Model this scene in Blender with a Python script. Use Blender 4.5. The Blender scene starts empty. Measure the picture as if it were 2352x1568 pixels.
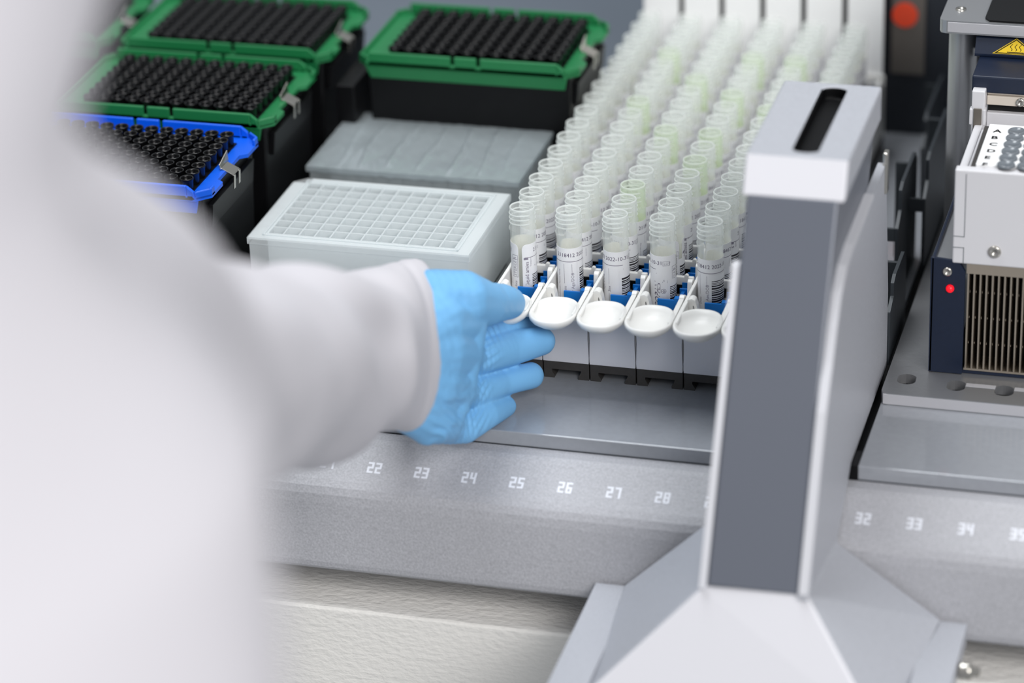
import bpy, bmesh, math, random
from mathutils import Vector, Matrix, noise
random.seed(7)
S = 0.001                      # the scene is laid out in millimetres
SC = bpy.context.scene
COL = SC.collection
R = math.radians

# ------------------------------------------------------------------ camera
cam_d = bpy.data.cameras.new('camera'); cam = bpy.data.objects.new('camera', cam_d); COL.objects.link(cam)
CR = Vector((0.96341871, 0.26583178, -0.03402725)); CU = Vector((-0.08797088, 0.43361349, 0.89679455)); CF = Vector((-0.25315116, 0.86099524, -0.44113681))
M = Matrix((CR, CU, -CF)).transposed().to_4x4()
M.translation = Vector((341.383, -1269.92, 651.03)) * S
cam.matrix_world = M
cam_d.sensor_width = 36.0; cam_d.lens = 7015.08 * 36 / 2352
cam_d.clip_start = 0.05; cam_d.clip_end = 50
cam_d.dof.use_dof = True; cam_d.dof.focus_distance = 1.428; cam_d.dof.aperture_fstop = 3.9
SC.camera = cam
# ------------------------------------------------------------------ light
w = bpy.data.worlds.new('world'); SC.world = w; w.use_nodes = True
w.node_tree.nodes['Background'].inputs[0].default_value = (0.90, 0.95, 1.0, 1)
w.node_tree.nodes['Background'].inputs[1].default_value = 0.36
def area(name, loc, target, sx, sy, power, col=(1, 1, 1)):
    l = bpy.data.lights.new(name, 'AREA'); l.shape = 'RECTANGLE'; l.size = sx; l.size_y = sy; l.energy = power; l.color = col
    o = bpy.data.objects.new(name, l); COL.objects.link(o); o.location = loc
    o.rotation_euler = (Vector(target) - Vector(loc)).to_track_quat('-Z', 'Y').to_euler()
    return o
area('ceiling_light_front', (2.3, -2.9, 2.4), (0.1, 0, 0), 2.4, 1.9, 136, (1, 0.985, 0.975))
area('ceiling_light_above', (-0.3, 0.15, 1.7), (0, 0.05, 0), 1.3, 0.6, 22, (0.95, 0.98, 1.0))
SC.view_settings.view_transform = 'Standard'; SC.view_settings.look = 'None'
SC.view_settings.gamma = 1; SC.view_settings.use_curve_mapping = False
SC.view_settings.exposure = 0.0
SC.cycles.transparent_max_bounces = 40; SC.cycles.max_bounces = 10
SC.cycles.sample_clamp_indirect = 4.0

# ------------------------------------------------------------------ materials
def lin(c):
    return tuple(((v / 255) / 12.92 if v / 255 <= 0.04045 else ((v / 255 + 0.055) / 1.055) ** 2.4) for v in c)
MATS = {}
def mat(name, rgb, rough=0.5, metal=0.0, spec=0.5, bump=None, speck=None, coat=0, trans=0, sss=0, emit=None, sheen=0):
    m = bpy.data.materials.new(name); m.use_nodes = True; nt = m.node_tree; p = nt.nodes['Principled BSDF']
    p.inputs['Base Color'].default_value = (*lin(rgb), 1); p.inputs['Roughness'].default_value = rough
    p.inputs['Metallic'].default_value = metal; p.inputs['Specular IOR Level'].default_value = spec
    p.inputs['Coat Weight'].default_value = coat; p.inputs['Transmission Weight'].default_value = trans
    p.inputs['Sheen Weight'].default_value = sheen
    if sss:
        p.inputs['Subsurface Weight'].default_value = sss; p.inputs['Subsurface Radius'].default_value = (1, 1, 1); p.inputs['Subsurface Scale'].default_value = 0.003
    if emit:
        p.inputs['Emission Color'].default_value = (*lin(emit[0]), 1); p.inputs['Emission Strength'].default_value = emit[1]
    tc = nt.nodes.new('ShaderNodeTexCoord')
    if bump:
        sc, st, det = bump[:3]
        n = nt.nodes.new('ShaderNodeTexNoise'); n.inputs['Scale'].default_value = sc; n.inputs['Detail'].default_value = det
        mp = nt.nodes.new('ShaderNodeMapping'); mp.inputs['Scale'].default_value = bump[3] if len(bump) > 3 else (1, 1, 1)
        nt.links.new(tc.outputs['Object'], mp.inputs[0]); nt.links.new(mp.outputs[0], n.inputs['Vector'])
        b = nt.nodes.new('ShaderNodeBump'); b.inputs['Strength'].default_value = st; b.inputs['Distance'].default_value = 0.001
        nt.links.new(n.outputs['Fac'], b.inputs['Height']); nt.links.new(b.outputs[0], p.inputs['Normal'])
    if speck:                                     # a grain in the paint itself
        sc, amt = speck
        n = nt.nodes.new('ShaderNodeTexNoise'); n.inputs['Scale'].default_value = sc; n.inputs['Detail'].default_value = 2
        nt.links.new(tc.outputs['Object'], n.inputs['Vector'])
        mr = nt.nodes.new('ShaderNodeMapRange'); mr.inputs['From Min'].default_value = 0.3; mr.inputs['From Max'].default_value = 0.7
        mr.inputs['To Min'].default_value = 1 - amt; mr.inputs['To Max'].default_value = 1 + amt
        mx = nt.nodes.new('ShaderNodeVectorMath'); mx.operation = 'SCALE'; mx.inputs[0].default_value = lin(rgb)
        nt.links.new(n.outputs['Fac'], mr.inputs['Value']); nt.links.new(mr.outputs[0], mx.inputs['Scale']); nt.links.new(mx.outputs[0], p.inputs['Base Color'])
    MATS[name] = m; return m
def clear_mat(name, rgb, alpha, edge, rough=0.12, gloss=0.5):
    """thin see-through plastic: transparent seen head-on, denser towards grazing"""
    m = bpy.data.materials.new(name); m.use_nodes = True; nt = m.node_tree
    for n in list(nt.nodes): nt.nodes.remove(n)
    out = nt.nodes.new('ShaderNodeOutputMaterial'); mix = nt.nodes.new('ShaderNodeMixShader')
    tr = nt.nodes.new('ShaderNodeBsdfTransparent'); p = nt.nodes.new('ShaderNodeBsdfPrincipled')
    p.inputs['Base Color'].default_value = (*lin(rgb), 1); p.inputs['Roughness'].default_value = rough; p.inputs['Specular IOR Level'].default_value = gloss
    lw = nt.nodes.new('ShaderNodeLayerWeight'); lw.inputs['Blend'].default_value = 0.35
    mr = nt.nodes.new('ShaderNodeMapRange'); mr.inputs['To Min'].default_value = alpha; mr.inputs['To Max'].default_value = edge
    nt.links.new(lw.outputs['Facing'], mr.inputs['Value']); nt.links.new(mr.outputs[0], mix.inputs[0])
    tl = nt.nodes.new('ShaderNodeBsdfTranslucent'); tl.inputs[0].default_value = (*lin(rgb), 1); m2 = nt.nodes.new('ShaderNodeMixShader'); m2.inputs[0].default_value = 0.4
    nt.links.new(p.outputs[0], m2.inputs[1]); nt.links.new(tl.outputs[0], m2.inputs[2])
    nt.links.new(tr.outputs[0], mix.inputs[1]); nt.links.new(m2.outputs[0], mix.inputs[2]); nt.links.new(mix.outputs[0], out.inputs[0])
    MATS[name] = m; return m
mat('silver_paint', (172, 172, 177), 0.5, 0.0, bump=(900, 0.25, 3), speck=(1100, 0.13))
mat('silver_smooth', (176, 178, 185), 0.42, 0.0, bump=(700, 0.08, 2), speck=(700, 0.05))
mat('pale_front', (222, 221, 226), 0.45, bump=(700, 0.05, 2))  # paler tone on the front faces of cap and foot
mat('deck_grey', (158, 161, 167), 0.12, 0.1, bump=(60, 0.03, 2), speck=(300, 0.03))
mat('groove_grey', (100, 105, 112), 0.4, 0.3)
mat('tray_grey', (104, 112, 122), 0.5)
mat('back_dark', (46, 50, 58), 0.5)
mat('bracket_dark', (52, 57, 62), 0.45, 0.1)
mat('post_grey', (100, 104, 114), 0.36, 0.1)
mat('rim_light', (206, 206, 211), 0.4)
mat('slot_black', (8, 8, 10), 0.5, spec=0.2)
mat('black_plastic', (11, 11, 13), 0.4, spec=0.25)
mat('black_tip', (9, 9, 11), 0.25, spec=0.4)
mat('black_foot', (62, 59, 57), 0.55, speck=(300, 0.08))
mat('green_plastic', (26, 116, 66), 0.42)
mat('blue_plastic', (0, 92, 222), 0.38)
mat('clip_blue', (0, 116, 205), 0.35)
mat('number_white', (226, 228, 236), 0.5)
mat('rack_white', (232, 231, 228), 0.38, sss=0.25)
mat('rack_front', (226, 226, 232), 0.38, sss=0.2)
mat('panel_white', (250, 250, 250), 0.45)
mat('label_white', (240, 240, 242), 0.5)
mat('label_cream', (252, 248, 236), 0.6)
mat('ink_purple', (72, 50, 88), 0.6)
mat('ink_grey', (140, 134, 148), 0.6)
mat('ink_black', (26, 20, 30), 0.6)
mat('steel', (200, 196, 188), 0.25, 1.0)
mat('steel_dark', (120, 114, 106), 0.45, 0.6)
mat('alu', (178, 179, 182), 0.32, 0.75, bump=(400, 0.06, 2))
mat('alu_pale', (208, 207, 211), 0.35, 0.4)  # paler alu, used to paint front faces as lit
mat('plaque_metal', (122, 116, 110), 0.5, 0.3)
mat('navy', (14, 27, 50), 0.42, speck=(500, 0.08))
mat('device_white', (218, 217, 220), 0.45)
mat('beige', (214, 203, 190), 0.5)
mat('fin_metal', (182, 170, 154), 0.32, 0.8)
mat('cavity_black', (10, 9, 9), 0.8)
mat('sign_yellow', (226, 190, 20), 0.5)
mat('red_disc', (255, 84, 50), 0.45)
mat('led_red', (235, 20, 35), 0.3, emit=((255, 10, 30), 0.7))
mat('table_white', (240, 237, 232), 0.5, bump=(420, 0.75, 3, (0.5, 1, 1)))
mat('coat_white', (213, 210, 215), 0.9)
mat('glove_blue', (122, 184, 232), 0.46, spec=0.35, bump=(220, 0.12, 2))
mat('plate_letter', (120, 124, 128), 0.5)
mat('well_grey', (112, 118, 124), 0.18, spec=0.6)
clear_mat('tube_rim', (252, 255, 253), 0.4, 0.75, 0.15, 0.6)
clear_mat('tube_plastic', (252, 255, 252), 0.17, 0.58, 0.14, 0.6)
clear_mat('tube_green', (240, 253, 226), 0.17, 0.6, 0.14, 0.6)
clear_mat('plate_plastic', (246, 250, 251), 0.56, 0.92, 0.25, 0.5)
clear_mat('well_plastic', (246, 250, 251), 0.55, 0.9, 0.25, 0.5)
clear_mat('film', (212, 221, 225), 0.8, 0.92, 0.14, 1.0)
clear_mat('clear_plate', (205, 211, 213), 0.4, 0.75, 0.2, 0.6)
def film_bump():
    m = MATS['film']; nt = m.node_tree; p = [n for n in nt.nodes if n.type == 'BSDF_PRINCIPLED'][0]
    p.inputs['Metallic'].default_value = 0.3
    tc = nt.nodes.new('ShaderNodeTexCoord'); mp = nt.nodes.new('ShaderNodeMapping'); mp.inputs['Scale'].default_value = (1, 0.35, 1); mp.inputs['Rotation'].default_value = (0, 0, -0.12)
    n = nt.nodes.new('ShaderNodeTexNoise'); n.inputs['Scale'].default_value = 70; n.inputs['Detail'].default_value = 2.5; n.inputs['Distortion'].default_value = 0.8
    b = nt.nodes.new('ShaderNodeBump'); b.inputs['Strength'].default_value = 0.6; b.inputs['Distance'].default_value = 0.002
    nt.links.new(tc.outputs['Object'], mp.inputs[0]); nt.links.new(mp.outputs[0], n.inputs['Vector']); nt.links.new(n.outputs['Fac'], b.inputs['Height']); nt.links.new(b.outputs[0], p.inputs['Normal'])
film_bump()

# ------------------------------------------------------------------ mesh helpers (millimetres)
RS = 1.0; RO = Vector((0, 0, 0))      # size and offset used for the racks and plates on the left
def X(p): return Vector(p) * RS + RO
class MB:
    def __init__(s): s.v = []; s.f = []; s.m = []; s.sm = []
    def add(s, vs, fs, mi=0, smooth=False):
        o = len(s.v); s.v += [tuple(p) for p in vs]
        for f in fs: s.f.append([i + o for i in f]); s.m.append(mi); s.sm.append(smooth)
        return s
    def box(s, x0, x1, y0, y1, z0, z1, mi=0):
        v = [(x0, y0, z0), (x1, y0, z0), (x1, y1, z0), (x0, y1, z0), (x0, y0, z1), (x1, y0, z1), (x1, y1, z1), (x0, y1, z1)]
        return s.add(v, [(0, 3, 2, 1), (4, 5, 6, 7), (0, 1, 5, 4), (1, 2, 6, 5), (2, 3, 7, 6), (3, 0, 4, 7)], mi)
    def hexa(s, v, mi=0):      # 8 corners: bottom 4 then top 4, both counter-clockwise
        return s.add(v, [(0, 3, 2, 1), (4, 5, 6, 7), (0, 1, 5, 4), (1, 2, 6, 5), (2, 3, 7, 6), (3, 0, 4, 7)], mi)
    def prism(s, poly, ax, a, b, mi=0, smooth=False):
        def P(p, t):
            return {'x': (t, p[0], p[1]), 'y': (p[0], t, p[1]), 'z': (p[0], p[1], t)}[ax]
        n = len(poly); v = [P(p, a) for p in poly] + [P(p, b) for p in poly]
        s.add(v, [list(range(n))[::-1], list(range(n, 2 * n))], mi)
        s.add(v, [(i, (i + 1) % n, n + (i + 1) % n, n + i) for i in range(n)], mi, smooth); return s
    def lathe(s, prof, c=(0, 0, 0), n=24, mi=0, smooth=True, ax='z', cap0=False, cap1=False, el=(1, 1)):
        v = []
        for r, z in prof:
            for k in range(n):
                t = 2 * math.pi * k / n; a, b = r * math.cos(t) * el[0], r * math.sin(t) * el[1]
                v.append({'z': (c[0] + a, c[1] + b, c[2] + z), 'y': (c[0] + a, c[1] + z, c[2] + b), 'x': (c[0] + z, c[1] + a, c[2] + b)}[ax])
        f = [(i * n + k, i * n + (k + 1) % n, (i + 1) * n + (k + 1) % n, (i + 1) * n + k) for i in range(len(prof) - 1) for k in range(n)]
        s.add(v, f, mi, smooth)
        if cap0: s.add(v[:n], [list(range(n))[::-1]], mi)
        if cap1: s.add(v[-n:], [list(range(n))], mi)
        return s
    def cyl(s, c, r, z0, z1, n=24, mi=0, ax='z'):
        return s.lathe([(r, z0), (r, z1)], c, n, mi, True, ax, True, True)
    def tube(s, pts, r, n=10, mi=0):
        rings = []
        for i, p in enumerate(pts):
            p = Vector(p); d = (Vector(pts[min(i + 1, len(pts) - 1)]) - Vector(pts[max(i - 1, 0)])).normalized()
            u = d.cross(Vector((0.3, 0.2, 1))).normalized(); w_ = d.cross(u)
            rr = r[i] if isinstance(r, (list, tuple)) else r
            rings.append([p + u * rr * math.cos(2 * math.pi * k / n) + w_ * rr * math.sin(2 * math.pi * k / n) for k in range(n)])
        v = [q for g in rings for q in g]
        f = [(i * n + k, i * n + (k + 1) % n, (i + 1) * n + (k + 1) % n, (i + 1) * n + k) for i in range(len(pts) - 1) for k in range(n)]
        s.add(v, f, mi, True); s.add(rings[0], [list(range(n))], mi); s.add(rings[-1], [list(range(n))], mi); return s
    def ball(s, c, r, seg=20, rg=12, mi=0):
        bm = bmesh.new(); bmesh.ops.create_uvsphere(bm, u_segments=seg, v_segments=rg, radius=r)
        bm.verts.ensure_lookup_table(); v = [tuple(Vector(c) + x.co) for x in bm.verts]; f = [[x.index for x in q.verts] for q in bm.faces]; bm.free()
        return s.add(v, f, mi, True)
    def mesh(s, name, mats, org=(0, 0, 0), fix=True, local=False):
        me = bpy.data.meshes.new(name); org = Vector(org)
        me.from_pydata([((Vector(p) * RS) if local else (X(p) - org)) * S for p in s.v], [], s.f)
        for m in mats: me.materials.append(MATS[m])
        me.polygons.foreach_set('material_index', s.m); me.polygons.foreach_set('use_smooth', s.sm)
        me.update()
        if fix:
            bm = bmesh.new(); bm.from_mesh(me); bmesh.ops.recalc_face_normals(bm, faces=bm.faces); bm.to_mesh(me); bm.free()
        return me
def link(name, me, parent=None, loc=(0, 0, 0), rz=0):
    o = bpy.data.objects.new(name, me); COL.objects.link(o)
    o.location = (Vector(loc) if parent else X(loc)) * S; o.rotation_euler.z = rz
    if parent: o.parent = parent
    return o
def tag(o, label=None, cat=None, group=None, kind=None):
    if label: o['label'] = label
    if cat: o['category'] = cat
    if group: o['group'] = group
    if kind: o['kind'] = kind
    return o
def thing(name, label, cat, loc=(0, 0, 0), group=None, rz=0):
    return tag(link(name, None, None, loc, rz), label, cat, group)
def W(parent):      # world origin of a thing in mm (things here are never nested or scaled)
    if parent is None: return (0, 0, 0)
    l = parent.location / S
    q = parent.parent
    while q: l = l + q.location / S; q = q.parent
    return l
def part(name, mb, mats, parent=None, bevel=0, seg=2, label=None, org=None):
    """mesh given in world millimetres; origin kept at the parent's"""
    if isinstance(mats, str): mats = [mats]
    o0 = W(parent)
    if parent is None and org is not None: o0 = X(org)
    me = mb.mesh(name, mats, o0)
    o = bpy.data.objects.new(name, me); COL.objects.link(o)
    if parent: o.parent = parent
    if parent is None and org is not None: o.location = X(org) * S
    elif parent is None: o.location = (0, 0, 0)
    if bevel:
        b = o.modifiers.new('bevel', 'BEVEL'); b.width = bevel * S; b.segments = seg; b.limit_method = 'ANGLE'; b.angle_limit = R(35); b.harden_normals = False
    if label: o['label'] = label
    return o
def copy_tree(o, parent=None):
    c = o.copy(); COL.objects.link(c); c.parent = parent
    for ch in [x for x in ALLCH.get(o.name, [])]: copy_tree(ch, c)
    return c
ALLCH = {}
def reg(o, kids): ALLCH[o.name] = kids
TXT = {}
def text_mesh(s, size=1.0, shear=0.0, fat=0.0):
    """flat glyphs as (verts2d, faces), height of a capital = size"""
    k = (s, size, shear, fat)
    if k in TXT: return TXT[k]
    c = bpy.data.curves.new('t', 'FONT'); c.body = s; c.size = size / 0.7; c.resolution_u = 2; c.shear = shear; c.offset = fat
    o = bpy.data.objects.new('t', c); COL.objects.link(o)
    dg = bpy.context.evaluated_depsgraph_get(); me = bpy.data.meshes.new_from_object(o.evaluated_get(dg))
    r = ([(v.co.x, v.co.y) for v in me.vertices], [list(p.vertices) for p in me.polygons])
    bpy.data.objects.remove(o); bpy.data.curves.remove(c); bpy.data.meshes.remove(me)
    TXT[k] = r; return r

# ------------------------------------------------------------------ the machine: deck, fascia, lower tray
DX0, DX1, DY1 = -420, 330, 640
lh = thing('liquid_handler', 'silver laboratory liquid handler with numbered front panel and grey glossy deck', 'machine', (0, -89, 0))
d = MB(); d.box(-440, 146, -89, 296, -7, 0); d.box(151.5, 330, -89, 296, -7, 0)
part('deck_plate', d, 'deck_grey', lh, bevel=0.5)
d = MB(); d.box(146, 151.5, -75, 296, -7, -4); d.box(146, 151.5, -89, -75, -7, 0)
part('deck_channel', d, 'black_plastic', lh)
d = MB(); d.box(-440, 330, -88, -84, -77, -7); part('deck_support_rail', d, 'groove_grey', lh)
d = MB(); d.box(-440, 100.8, 296, 620, -7, -1); d.box(-440, 330, 620, 624, -7, 200); part('rear_tray', d, 'tray_grey', lh)
d = MB(); d.box(101, 330, 297, 300, -7, 190); part('back_partition', d, 'back_dark', lh); d = MB(); d.box(-28, 101, 297, 300, -7, 190); part('rack_backstop', d, 'slot_black', lh)
# front panel: lip, sloping numbered strip, vertical face, rounded bottom
prof = [(-89, -7)]
prof += [(-96, -7.3), (-98.5, -8.2), (-101, -9.7), (-117, -18.8), (-120, -21), (-122, -24), (-123.2, -28), (-128.3, -56), (-128.2, -58.5), (-126.8, -60.5), (-124, -61), (-100, -61), (-89, -61)]
d = MB(); d.prism(prof, 'x', -440, 330); part('front_panel', d, 'silver_paint', lh, bevel=0.8)
# stamped position numbers on the slope
sl = Vector((-117 + 101, -18.8 + 9.7)); L_ = sl.length; uy, uz = -sl.x / L_, -sl.y / L_       # direction up the slope (y,z)
ny, nz = -uz, uy
def digit(ch):
    """angular rounded strokes on a 2.6 x 5.2 cell, as rectangles"""
    w_, h_, t = 2.9, 5.8, 1.0; m = (h_ - t) / 2
    seg = {'a': (0, w_, h_ - t, h_), 'b': (w_ - t, w_, m, h_), 'c': (w_ - t, w_, 0, m + t), 'd': (0, w_, 0, t), 'e': (0, t, 0, m + t), 'f': (0, t, m, h_), 'g': (0, w_, m, m + t)}
    on = {'2': 'abged', '1': 'bc', '3': 'abgcd', '4': 'fgbc', '5': 'afgcd', '6': 'afgedc', '7': 'abc', '8': 'abcdefg', '9': 'abfgcd', '0': 'abcdef'}[ch]
    r = [seg[k] for k in on]
    if ch in '17': r.append((w_ - 1.9, w_, h_ - t, h_)) if ch == '1' else None
    return r
for n in range(17, 37):
    d = MB(); cx = (n - 25) * 22.5; s_ = str(n)
    for i, ch in enumerate(s_):
        for si, (x0, x1, v0, v1) in enumerate(digit(ch)):
            xx = cx - 3.3 + i * 3.7; v0 -= 2.9; v1 -= 2.9; c0 = 0.12
            q = []
            for off in (-0.1, 0.08 + .012 * si):
                for (a, b) in ((x0, v0), (x1, v0), (x1, v1), (x0, v1)):
                    q.append((xx + a, -109.6 + uy * b + ny * off, -14.58 + uz * b + nz * off))
            d.hexa(q)
    part('position_number', d, 'number_white', lh)
# ------------------------------------------------------------------ table under the machine
d = MB(); d.box(-500, 420, -129, 720, -150, -80)
part('worktop', d, 'table_white', None, bevel=1.2, org=(0, -129, -150))
tag(bpy.data.objects['worktop'], 'white textured worktop under the overhanging silver machine front', 'table')

# ------------------------------------------------------------------ black tip racks with coloured frames
tip_mb = MB(); tip_mb.lathe([(3.3, -2), (3.45, -1.8), (3.7, 4), (3.9, 4.2), (3.9, 5.0), (3.7, 5.2), (3.3, 5.1), (3.05, 4.4), (2.6, -1), (0.01, -1.2)], n=16, smooth=True)
RS = 0.86; RO = Vector((47.8, -177.8, 91.1)); FL = -106.0
TIP = tip_mb.mesh('pipette_tip', ['black_tip'], local=True)
def clip_parts(par, x, y, z):
    """bent spring clip on the right edge of the frame"""
    d = MB()
    d.hexa([(x - 6, y - 5, z + 1), (x + 1, y - 5, z - 2.5), (x + 1, y + 5, z - 2.5), (x - 6, y + 5, z + 1),
            (x - 5.6, y - 5, z + 2), (x + 1.6, y - 5, z - 1.6), (x + 1.6, y + 5, z - 1.6), (x - 5.6, y + 5, z + 2)])
    d.hexa([(x - 6.2, y - 5.5, z + 1), (x - 5.4, y - 5.5, z + 1), (x - 5.4, y + 7, z + 1), (x - 6.2, y + 7, z + 1),
            (x - 6.8, y - 5.5, z + 4), (x - 6.0, y - 5.5, z + 4), (x - 6.0, y + 7.5, z + 7.5), (x - 6.8, y + 7.5, z + 7.5)])
    for yy in (-5, 2.6):
        d.hexa([(x + 0.6, y + yy, z - 10), (x + 1.4, y + yy, z - 10), (x + 1.4, y + yy + 2.4, z - 10), (x + 0.6, y + yy + 2.4, z - 10),
                (x + 1.2, y + yy, z - 1.8), (x + 2.0, y + yy, z - 1.8), (x + 2.0, y + yy + 2.4, z - 1.8), (x + 1.2, y + yy + 2.4, z - 1.8)])
    return part('spring_clip', d, 'steel', par, bevel=0.25)
def tip_rack(x1, y0, color, cname, label, tiplabel, group, tips='each'):
    x0, y1 = x1 - 136, y0 + 88
    t = thing('pipette_tip_rack', label, 'tip rack', ((x0 + x1) / 2, y0, FL), 'boxed racks of black pipette tips')
    d = MB(); d.hexa([(x0 + 9, y0 + 7, FL), (x1 - 9, y0 + 7, FL), (x1 - 9, y1 - 5, FL), (x0 + 9, y1 - 5, FL),
                      (x0 + 5, y0 + 5, -1.6), (x1 - 5, y0 + 5, -1.6), (x1 - 5, y1 - 3, -1.6), (x0 + 5, y1 - 3, -1.6)])
    part('box', d, 'black_plastic', t, bevel=1)
    d = MB(); d.hexa([(x1 - 6, y0 + 12, -22), (x1 - 3.5, y0 + 12, -22), (x1 - 3.5, y1 - 10, -22), (x1 - 6, y1 - 10, -22),
                      (x1 - 5, y0 + 12, -8), (x1 - 2, y0 + 12, -8), (x1 - 2, y1 - 10, -8), (x1 - 5, y1 - 10, -8)]); part('latch_rail', d, 'black_plastic', t, bevel=0.3)
    d = MB(); cc = 7
    outer = [(x0 + cc, y0), (x1 - cc, y0), (x1, y0 + cc), (x1, y0 + 24), (x1 - 4, y0 + 27), (x1 - 4, y1 - 27), (x1, y1 - 24), (x1, y1 - cc), (x1 - cc, y1), (x0 + cc, y1), (x0, y1 - cc), (x0, y0 + cc)]
    d.prism(outer, 'z', -1.5, 0.6)
    for (a, b) in ((y0, y0 + 2.2), (y1 - 2.2, y1)):                # raised front and back walls with a centre tab
        xm = (x0 + x1) / 2
        for (p, q) in ((x0 + 8, xm - 9), (xm - 6.8, xm + 6.8), (xm + 9, x1 - 12)):
            d.box(p, q, a, b, -1, 7.2)
        d.box(x0 + 6, x1 - 8, a, b, -1.5, 2)
    for (ya, yb, yc) in ((y0, y0 + 2.2, y0 + cc), (y1, y1 - 2.2, y1 - cc)):
        d.hexa([(x1 - 12, ya, -1), (x1 - cc, ya, -1), (x1 - cc, yb, -1), (x1 - 12, yb, -1), (x1 - 12, ya, 7.2), (x1 - cc - 1, ya, 4), (x1 - cc - 1, yb, 4), (x1 - 12, yb, 7.2)])
        d.hexa([(x1 - cc, ya, -1), (x1, yc, -1), (x1 - 2, yc, -1), (x1 - cc, yb, -1), (x1 - cc, ya, 4), (x1, yc, 4), (x1 - 2, yc, 4), (x1 - cc, yb, 4)])
        d.hexa([(x0 + cc, ya, -1), (x0 + cc, yb, -1), (x0 + 2, yc, -1), (x0, yc, -1), (x0 + cc, ya, 4), (x0 + cc, yb, 4), (x0 + 2, yc, 4), (x0, yc, 4)])
    d.box(x1 - 1.8, x1, y0 + cc, y0 + 12, -1, 4); d.box(x1 - 1.8, x1, y1 - 12, y1 - cc, -1, 4)
    d.box(x0, x0 + 1.8, y0 + cc, y1 - cc, -1, 3)
    d.hexa([(x0 + 8, y0 + 3, -10), (x1 - 8, y0 + 3, -10), (x1 - 9, y0 + 6, -10), (x0 + 10, y0 + 6, -10), (x0 + 5, y0 + 1.0, -1.5), (x1 - 6, y0 + 1.0, -1.5), (x1 - 7, y0 + 6, -1.5), (x0 + 7, y0 + 6, -1.5)])
    part('frame', d, color, t, bevel=0.5, label=cname + ' plastic frame')
    tx0, ty0 = x1 - 15 - 11 * 9, y0 + 9.5
    d = MB(); d.box(tx0 - 4, tx0 + 103, ty0 - 4, ty0 + 67, 0.5, 1.2); part('tip_plate', d, 'black_plastic', t)
    clip_parts(t, x1 - 1, y0 + 44, 0)
    if tips == 'each':
        for j in range(8):
            for i in range(12):
                o = link('pipette_tip', TIP, None, (tx0 + i * 9, ty0 + j * 9, 3))
                tag(o, tiplabel, 'pipette tip', group)
    else:
        d = MB()
        for j in range(8):
            for i in range(12): d.lathe([(3.5, -5.5), (3.75, 4), (3.8, 5), (3.0, 4.8), (2.8, 0), (0.01, -4)], (tx0 + i * 9, ty0 + j * 9, 3), n=12)
        o = part('pipette_tips', d, 'black_tip', None, org=(tx0, ty0, -3)); tag(o, tiplabel, 'pipette tips', group, 'stuff')
tip_rack(-239, 134, 'blue_plastic', 'blue', 'black box with a bright blue frame full of black pipette tips', 'black pipette tip standing in the blue framed rack', 'tips in the blue rack')
tip_rack(-240, 238, 'green_plastic', 'green', 'green framed tip rack directly behind the blue one', 'black pipette tip in the green rack directly behind the blue rack', 'tips in the green rack behind the blue one')
tip_rack(-88, 345, 'green_plastic', 'green', 'green framed tip rack standing alone behind the film covered plate', 'black pipette tip in the green rack behind the film covered plate', 'tips in the green rack behind the covered plate')
tip_rack(-241, 343, 'green_plastic', 'green', 'green framed tip rack at the back, third behind the white coat', 'black pipette tips filling the third rack back', 'tips in the rear rack', 'stuff')
tip_rack(-384, 345, 'green_plastic', 'green', 'green framed tip rack in the far upper left corner', 'black pipette tips in the far corner rack', 'tips in the corner rack', 'stuff')

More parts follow.
